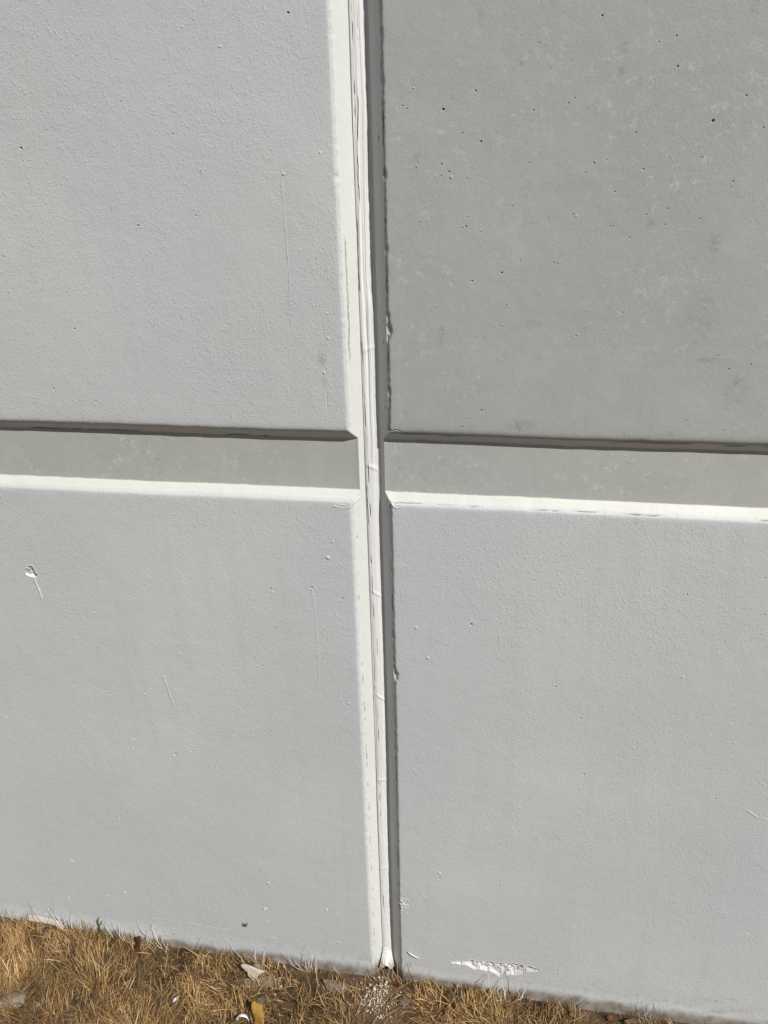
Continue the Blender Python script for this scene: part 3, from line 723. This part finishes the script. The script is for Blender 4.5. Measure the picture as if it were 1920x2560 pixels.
tuft('grass_tuft', 'low curled dark grass stems beside the dark curled leaf',
     sp(1400, 2420, 5.53, (240, 480, 335, 410, 1.6, .3), (330, 480, 470, 405, 1.4, .1), (380, 490, 465, 445, 1.4, .05), (180, 540, 135, 430, 2.0, .03), (240, 540, 190, 425, 2.4, .03)), GRY + [(.6, .58, .54)])
tuft('grass_tuft', 'fine grass blades poking up beside the torn sealant end',
     sp(860, 2380, 8.295, (820, 320, 670, 70, 1.6, .08), (950, 400, 790, 120, 1.6, .05), (960, 380, 850, 180, 1.6, .06), (990, 360, 910, 190, 1.8, .05), (1060, 370, 980, 110, 2.0, .02), (1210, 420, 880, 130, 2.0, -.03), (1290, 440, 1400, 220, 1.8, .02), (1660, 390, 1350, 205, 1.8, -.04), (1200, 330, 1110, 190, 2.0, .03)), [(.42, .33, .20), (.24, .18, .10), (.34, .29, .20)])  # tints darkened to hold the shade these blades stand in
tuft('green_grass', 'bent green grass blade folded over at its tip', sp(0, 2240, k5, (1400, 560, 1275, 285, 6.0, .02), (1300, 330, 1282, 275, 5.0, .03), (1276, 285, 1330, 320, 4.0, .15)), (.075, .115, .025), 'grass')
tuft('green_grass', 'single upright dark green blade beside the pale torn leaf', sp(320, 2240, k5, (1325, 1200, 1332, 680, 3.0, .01)), (.10, .13, .03), 'grass')
tuft('green_grass', 'dark green flat blade lying in the dry turf', sp(320, 2240, k5, (960, 1385, 1120, 1375, 5.0, .06)), (.07, .11, .03), 'grass')
tuft('grass_tuft', 'small green shoots in the dry turf near the round stone', sp(0, 2240, k5, (1010, 1640, 990, 1480, 4.0, .03), (1060, 1640, 1080, 1500, 4.0, -.03), (1070, 1650, 1120, 1560, 4.0, -.03)), (.16, .24, .06))

# ------------------------------------------------------------------ litter
def sheet(name, label, cat, poly, p0, n, mat, thick=.0008, curl=.004, seed=1, parent=None, cuts=3):
    """thin leaf / flake with the traced outline, lying on the plane p0,n; curled and crinkled"""
    n = np.array(n, float); n /= np.linalg.norm(n)
    P = [on_plane(a, b, p0, n) for a, b in poly]
    bm = bmesh.new(); f = bm.faces.new([bm.verts.new(p) for p in P])
    bmesh.ops.triangulate(bm, faces=[f]); 
    for _ in range(cuts - 1): bmesh.ops.subdivide_edges(bm, edges=list(bm.edges), cuts=1, use_grid_fill=True)
    C = np.mean(P, 0); size = max(np.linalg.norm(p - C) for p in P)
    t = np.cross(n, [.3, .9, .2]); t /= np.linalg.norm(t); b = np.cross(n, t)
    for v in bm.verts:
        q = np.array(v.co) - C; u, w = q @ t / size, q @ b / size
        h = curl * (u * u * 1.2 - .4) + curl * .5 * math.sin(3.1 * w + seed) + curl * .9 * (float(fbm(u * 2.2 + seed, w * 2.2, seed)) - .5) * 2
        j = (float(vn(u * 14 + seed, w * 14, seed + 3)) - .5) * size * .06
        v.co = Vector(np.array(v.co) + n * h + t * j)
    me = bpy.data.meshes.new(name); bm.to_mesh(me); bm.free()
    for p in me.polygons: p.use_smooth = True
    o = make_obj(name, me, mat, parent)
    m = o.modifiers.new('thick', 'SOLIDIFY'); m.thickness = thick; m.offset = 0
    if label: o['label'] = label
    if cat: o['category'] = cat
    return o
def leaf_mat(name, c, c2, scale=120):
    s = NT(name, .7, .2); s.color(s.mix(s.ramp(s.noise(scale, 5, rough=.65), .32, .68), c, c2))
    s.bump(s.noise(260, 4), .0012, .8); return s.m
M_pale = leaf_mat('pale_leaf', (.42, .375, .31), (.31, .27, .215))
M_greyl = leaf_mat('grey_leaf', (.20, .165, .13), (.13, .10, .08))
M_ochre = leaf_mat('ochre_leaf', (.30, .19, .035), (.22, .13, .025))
M_red = leaf_mat('red_brown_leaf', (.17, .055, .018), (.10, .035, .014))
M_dark = leaf_mat('dark_leaf', (.075, .045, .03), (.13, .08, .05))
M_bark = leaf_mat('bark', (.085, .036, .024), (.04, .02, .014))
def gp(px, py, up=.0):                              # point where the pixel meets the ground
    p = on_plane(px, py, (0, 0, 0), (0, 0, 1))
    for _ in range(4): p = on_plane(px, py, (0, 0, float(gz(p[0], p[1])) + up), (0, 0, 1))
    return p
def q8(ox, oy, k, *pts): return [(ox + a / k, oy + b / k) for a, b in pts]
sheet('dead_leaf', 'pale grey-tan torn leaf propped at an angle against the wall foot', 'leaf',
      q8(560, 2360, 8.295, (345, 420), (420, 395), (560, 450), (700, 510), (850, 555), (760, 620), (690, 680), (685, 750), (640, 785), (585, 760), (570, 715), (500, 680), (480, 590), (440, 560), (400, 510), (360, 470)),
      gp(620, 2448, .012), (.25, -.75, .6), M_pale, .0015, .003, 3)
sheet('dead_leaf', 'dull grey-brown leaf tucked under the pale torn leaf', 'leaf',
      q8(560, 2360, 8.295, (480, 690), (590, 760), (650, 780), (700, 690), (950, 640), (1060, 640), (1085, 830), (1000, 870), (860, 880), (760, 940), (660, 1010), (560, 960), (430, 870), (410, 800)),
      gp(650, 2468, .004), (.05, -.4, .9), M_greyl, .0012, .004, 5)
sheet('dead_leaf', 'small grey leaf corner lying flat behind the pale torn leaf', 'leaf',
      q8(560, 2360, 8.295, (590, 420), (700, 400), (830, 440), (860, 520), (760, 520), (640, 470)), gp(645, 2418, .010), (0, -.5, .86), M_greyl, .001, .002, 6)
sheet('dead_leaf', 'ochre yellow leaf standing folded in the dry grass', 'leaf',
      q8(560, 2360, 8.295, (565, 1260), (590, 1200), (640, 1165), (690, 1235), (800, 1280), (815, 1400), (835, 1560), (840, 1800), (660, 1830), (620, 1640), (590, 1480)),
      gp(648, 2570, .010), (.1, -.72, .6), M_ochre, .0015, .005, 8)
sheet('dead_leaf', 'flat grey-brown leaf between the white tuft and the joint', 'leaf',
      q8(640, 2200, 2.592, (432, 645), (520, 650), (575, 668), (590, 700), (570, 738), (500, 735), (450, 700)), gp(838, 2470, .003), (0, -.35, .93), M_greyl, .001, .003, 9)
sheet('dead_leaf', 'curled red-brown leaf under the torn sealant end', 'leaf',
      q8(860, 2380, 8.295, (950, 570), (1010, 540), (1080, 590), (1150, 650), (1150, 720), (1080, 720), (1020, 660), (980, 620)), gp(987, 2465, .008), (-.3, -.55, .75), M_red, .001, .004, 10)
sheet('dead_leaf', 'dark curled leaf by the foot of the weathered panel', 'leaf',
      q8(1400, 2420, 5.53, (120, 640), (170, 600), (260, 610), (360, 620), (370, 690), (290, 720), (180, 700)), gp(1446, 2542, .006), (.2, -.6, .75), M_dark, .001, .004, 11)
sheet('dead_leaf', 'small orange-brown leaf lying at the stained wall foot', 'leaf',
      q8(1400, 2420, 5.53, (640, 680), (690, 655), (735, 670), (730, 720), (670, 730)), gp(1524, 2546, .006), (.1, -.6, .75), M_red, .001, .002, 12)
sheet('dead_leaf', 'blackish leaf half hidden beside the wiry dark stems', 'leaf',
      q8(1400, 2420, 5.53, (880, 720), (960, 700), (1080, 715), (1110, 770), (900, 775)), gp(1580, 2553, .006), (.1, -.6, .75), M_dark, .001, .002, 13)
sheet('dead_leaf', 'brown leaf sunk in the turf near the small green shoots', 'leaf',
      q8(0, 2240, k5, (1560, 1540), (1610, 1520), (1700, 1560), (1720, 1680), (1640, 1720), (1540, 1660)), gp(315, 2555, .002), (.1, -.4, .9), M_greyl, .001, .003, 14)
sheet('bark_strip', 'upright dark red-brown strip of bark beside white painted blades', 'bark',
      q8(320, 2240, k5, (110, 540), (150, 515), (170, 540), (160, 640), (150, 690), (180, 760), (140, 790), (100, 740), (100, 680), (115, 600)),
      (on_plane(346, 2370, (0, -.03, 0), (0, 1, 0))), (.35, -.9, .2), M_bark, .003, .002, 15)
M_peel = plain('peeled_paint', (.60, .62, .63), .04, 60, .5, .0003)
zb = on_wall(150, 2342)[1]
sheet('peeling_paint', 'torn shaded underside of paint peeling from the wall foot', None,
      q8(0, 2240, k5, (355, 320), (480, 335), (620, 360), (760, 400), (800, 450), (800, 530), (770, 520), (690, 465), (600, 405), (540, 395), (450, 400), (370, 392)),
      (0, -.010, zb), (.0, -1, -.80), M_peel, .0010, .0006, 17, parent=pl)
sheet('peeling_paint', 'lifted lip of paint at the wall foot', None,
      q8(0, 2240, k5, (350, 322), (480, 337), (620, 362), (760, 402), (805, 452), (830, 390), (780, 330), (640, 290), (480, 250), (340, 240)),
      (0, -.006, on_wall(90, 2284)[1]), (.0, -.55, .40), plain('soiled_paint', (.48, .45, .40), .1, 40, .6, .0004), .0010, .0006, 19, parent=pl)
sheet('paint_flake', 'small white paint flake lying in the dry turf', 'paint flake',
      q8(320, 2240, k5, (570, 1385), (600, 1325), (640, 1300), (650, 1320), (610, 1365)), gp(438, 2500, .012), (.1, -.5, .85), M_flake, .001, .001, 18)

def tube(bm, pts, radii, sides=8):
    rings = []
    for i, p in enumerate(pts):
        d = (pts[min(i + 1, len(pts) - 1)] - pts[max(i - 1, 0)]).normalized()
        a = d.cross(Vector((.21, .9, .35))).normalized(); b = d.cross(a)
        rings.append([bm.verts.new(p + (a * math.cos(2 * math.pi * k / sides) + b * math.sin(2 * math.pi * k / sides)) * radii[i]) for k in range(sides)])
    for r0, r1 in zip(rings, rings[1:]):
        for k in range(sides): bm.faces.new((r0[k], r0[(k + 1) % sides], r1[(k + 1) % sides], r1[k]))
    bm.faces.new(rings[0][::-1]); bm.faces.new(rings[-1])
def bm_obj(name, bm, mat, parent=None, smooth=True):
    bmesh.ops.recalc_face_normals(bm, faces=list(bm.faces))
    me = bpy.data.meshes.new(name); bm.to_mesh(me); bm.free()
    for p in me.polygons: p.use_smooth = smooth
    return make_obj(name, me, mat, parent)

# curled ribbon of white paint, an open ring standing in the grass
def curl_ring():
    c = gp(607, 2546, .010); c = Vector(c); bm = bmesh.new(); prev = None
    for i in range(31):
        a = math.radians(-55 + 290 * i / 30); r = .0125 * (1 + .12 * math.sin(2 * a))
        ctr = c + Vector((r * .95 * math.cos(a), -.004 * math.sin(a), r * 1.45 * math.sin(a)))
        w = .0035 * (.6 + .6 * math.sin(math.pi * i / 30)) ; axis = Vector((.45 * math.cos(a), -.8, .35 * math.sin(a))).normalized()
        pr_ = (bm.verts.new(ctr - axis * w), bm.verts.new(ctr + axis * w))
        if prev: bm.faces.new((prev[0], prev[1], pr_[1], pr_[0]))
        prev = pr_
    o = bm_obj('paint_curl', bm, M_flake); m = o.modifiers.new('thick', 'SOLIDIFY'); m.thickness = .0013
    tag(o, 'curled ring of peeled white paint beside the ochre leaf', 'paint curl')
curl_ring()

# loose white straw stuck on the wall
a = on_wall(640 + 985 / 2.592, 2200 + 460 / 2.592); b = on_wall(640 + 1060 / 2.592, 2200 + 500 / 2.592)
bm = bmesh.new(); tube(bm, [Vector((a[0] + (b[0] - a[0]) * t, -.0025 - .0012 * math.sin(3 * t), a[1] + (b[1] - a[1]) * t)) for t in np.linspace(0, 1, 6)], [.0007, .0010, .0011, .0010, .0009, .0006])
tag(bm_obj('straw', bm, M_flake), 'short white painted straw stuck flat to the wall beside the joint', 'straw')

# insect on the wall
def insect():
    x, z = on_wall(320 + 1525 / k5, 2240 + 355 / k5); root = empty('insect', (x, -.004, z))
    tag(root, 'tiny red-brown long-legged insect resting on the wall', 'insect')
    m = plain('insect_brown', (.14, .045, .035), .15, 300, .5, 0)
    ax = Vector((.35, 0, -.94))
    bm = bmesh.new(); tube(bm, [Vector((x, -.004, z)) + ax * t for t in (-.0035, -.0026, -.0012, .0006, .0030, .0048)], [.0003, .0008, .0009, .0006, .0008, .0003], 8)
    bm_obj('body', bm, m, root)
    for i, (dx, dz) in enumerate(((-.0050, .0035), (.0052, .0040), (-.0062, -.0002), (.0066, .0016), (-.0048, -.0036), (.0036, -.0052))):
        bm = bmesh.new(); c = Vector((x, -.004, z)) + ax * (-.001 + .0008 * (i // 2))
        tube(bm, [c, c + Vector((dx * .45, -.0022, dz * .45 + .0006)), Vector((x + dx, -.0006, z + dz))], [.0006, .0005, .0004], 6)
        bm_obj('leg', bm, m, root)
insect()

# stones
def stone(label, px, py, s, mat, seed):
    p = gp(px, py, s[2] * .15); bm = bmesh.new(); bmesh.ops.create_icosphere(bm, subdivisions=4, radius=1)
    for v in bm.verts:
        n = Vector(v.co); k = 1 + .45 * (float(fbm(n.x * 1.3 + seed, n.y * 1.3 + n.z * 1.7, seed)) - .5) + .12 * (float(fbm(n.x * 5 + seed, n.y * 5 + n.z * 4, seed + 2)) - .5)
        v.co = Vector((n.x * s[0] * k, n.y * s[1] * k, n.z * s[2] * k)) + Vector(p)
    tag(bm_obj('stone', bm, mat), label, 'stone')
M_stone = plain('stone', (.24, .20, .15), .18, 45, .85, .002)
stone('rounded pale beige stone sunk in the dry turf', 30, 2498, (.028, .020, .007), M_stone, 4)
M_stone2 = plain('dark_stone', (.15, .12, .09), .2, 60, .9, .002)
stone('small grey-brown stone below the pale torn leaf', 655, 2505, (.011, .010, .008), M_stone2, 9)
stone('dark brown stone lump beside the crumbs of paint', 1010, 2505, (.012, .010, .008), M_stone2, 12)

# crumbs of old sealant and paint spilled under the joint
def crumbs():
    V, Lp, S = [], [], []; off = 0
    base = np.array([(1, 0, 0), (-1, 0, 0), (0, 1, 0), (0, -1, 0), (0, 0, 1), (0, 0, -1)], float)
    tri = np.array([(0, 2, 4), (2, 1, 4), (1, 3, 4), (3, 0, 4), (2, 0, 5), (1, 2, 5), (3, 1, 5), (0, 3, 5)])
    spots = [(955, 2470, .010, .020, 150), (940, 2490, .016, .014, 140), (935, 2510, .022, .016, 130), (950, 2535, .018, .014, 90), (985, 2515, .012, .016, 20), (695, 2467, .012, .006, 16), (900, 2510, .030, .02, 40), (1000, 2480, .05, .03, 40)]
    for px, py, sx, sy, n in spots:
        c = gp(px, py)
        for _ in range(n):
            x = c[0] + rng.normal(0, sx); y = min(c[1] + rng.normal(0, sy), -.006); r = rng.gamma(1.3, .00045) + .0005
            q = base * r * rng.uniform(.55, 1.3, (6, 3)); A = np.linalg.qr(rng.normal(0, 1, (3, 3)))[0]
            V.append(q @ A + np.array([x, y, float(gz(x, y)) + r * .5 + .003 + rng.random() * .004])); Lp.append((tri + off).ravel()); off += 6; S.append(np.full(8, 3))
    me = np_mesh('paint_crumbs', np.concatenate(V), np.concatenate(Lp), np.concatenate(S), None, None, False)
    tag(make_obj('paint_crumbs', me, plain('crumb', (.66, .60, .50), .12, 200, .8, 0, (.40, .33, .24))), 'scatter of off-white crumbs spilled on the soil under the joint', 'crumbs', kind='stuff')
crumbs()

scene.render.resolution_x = 768; scene.render.resolution_y = 1024
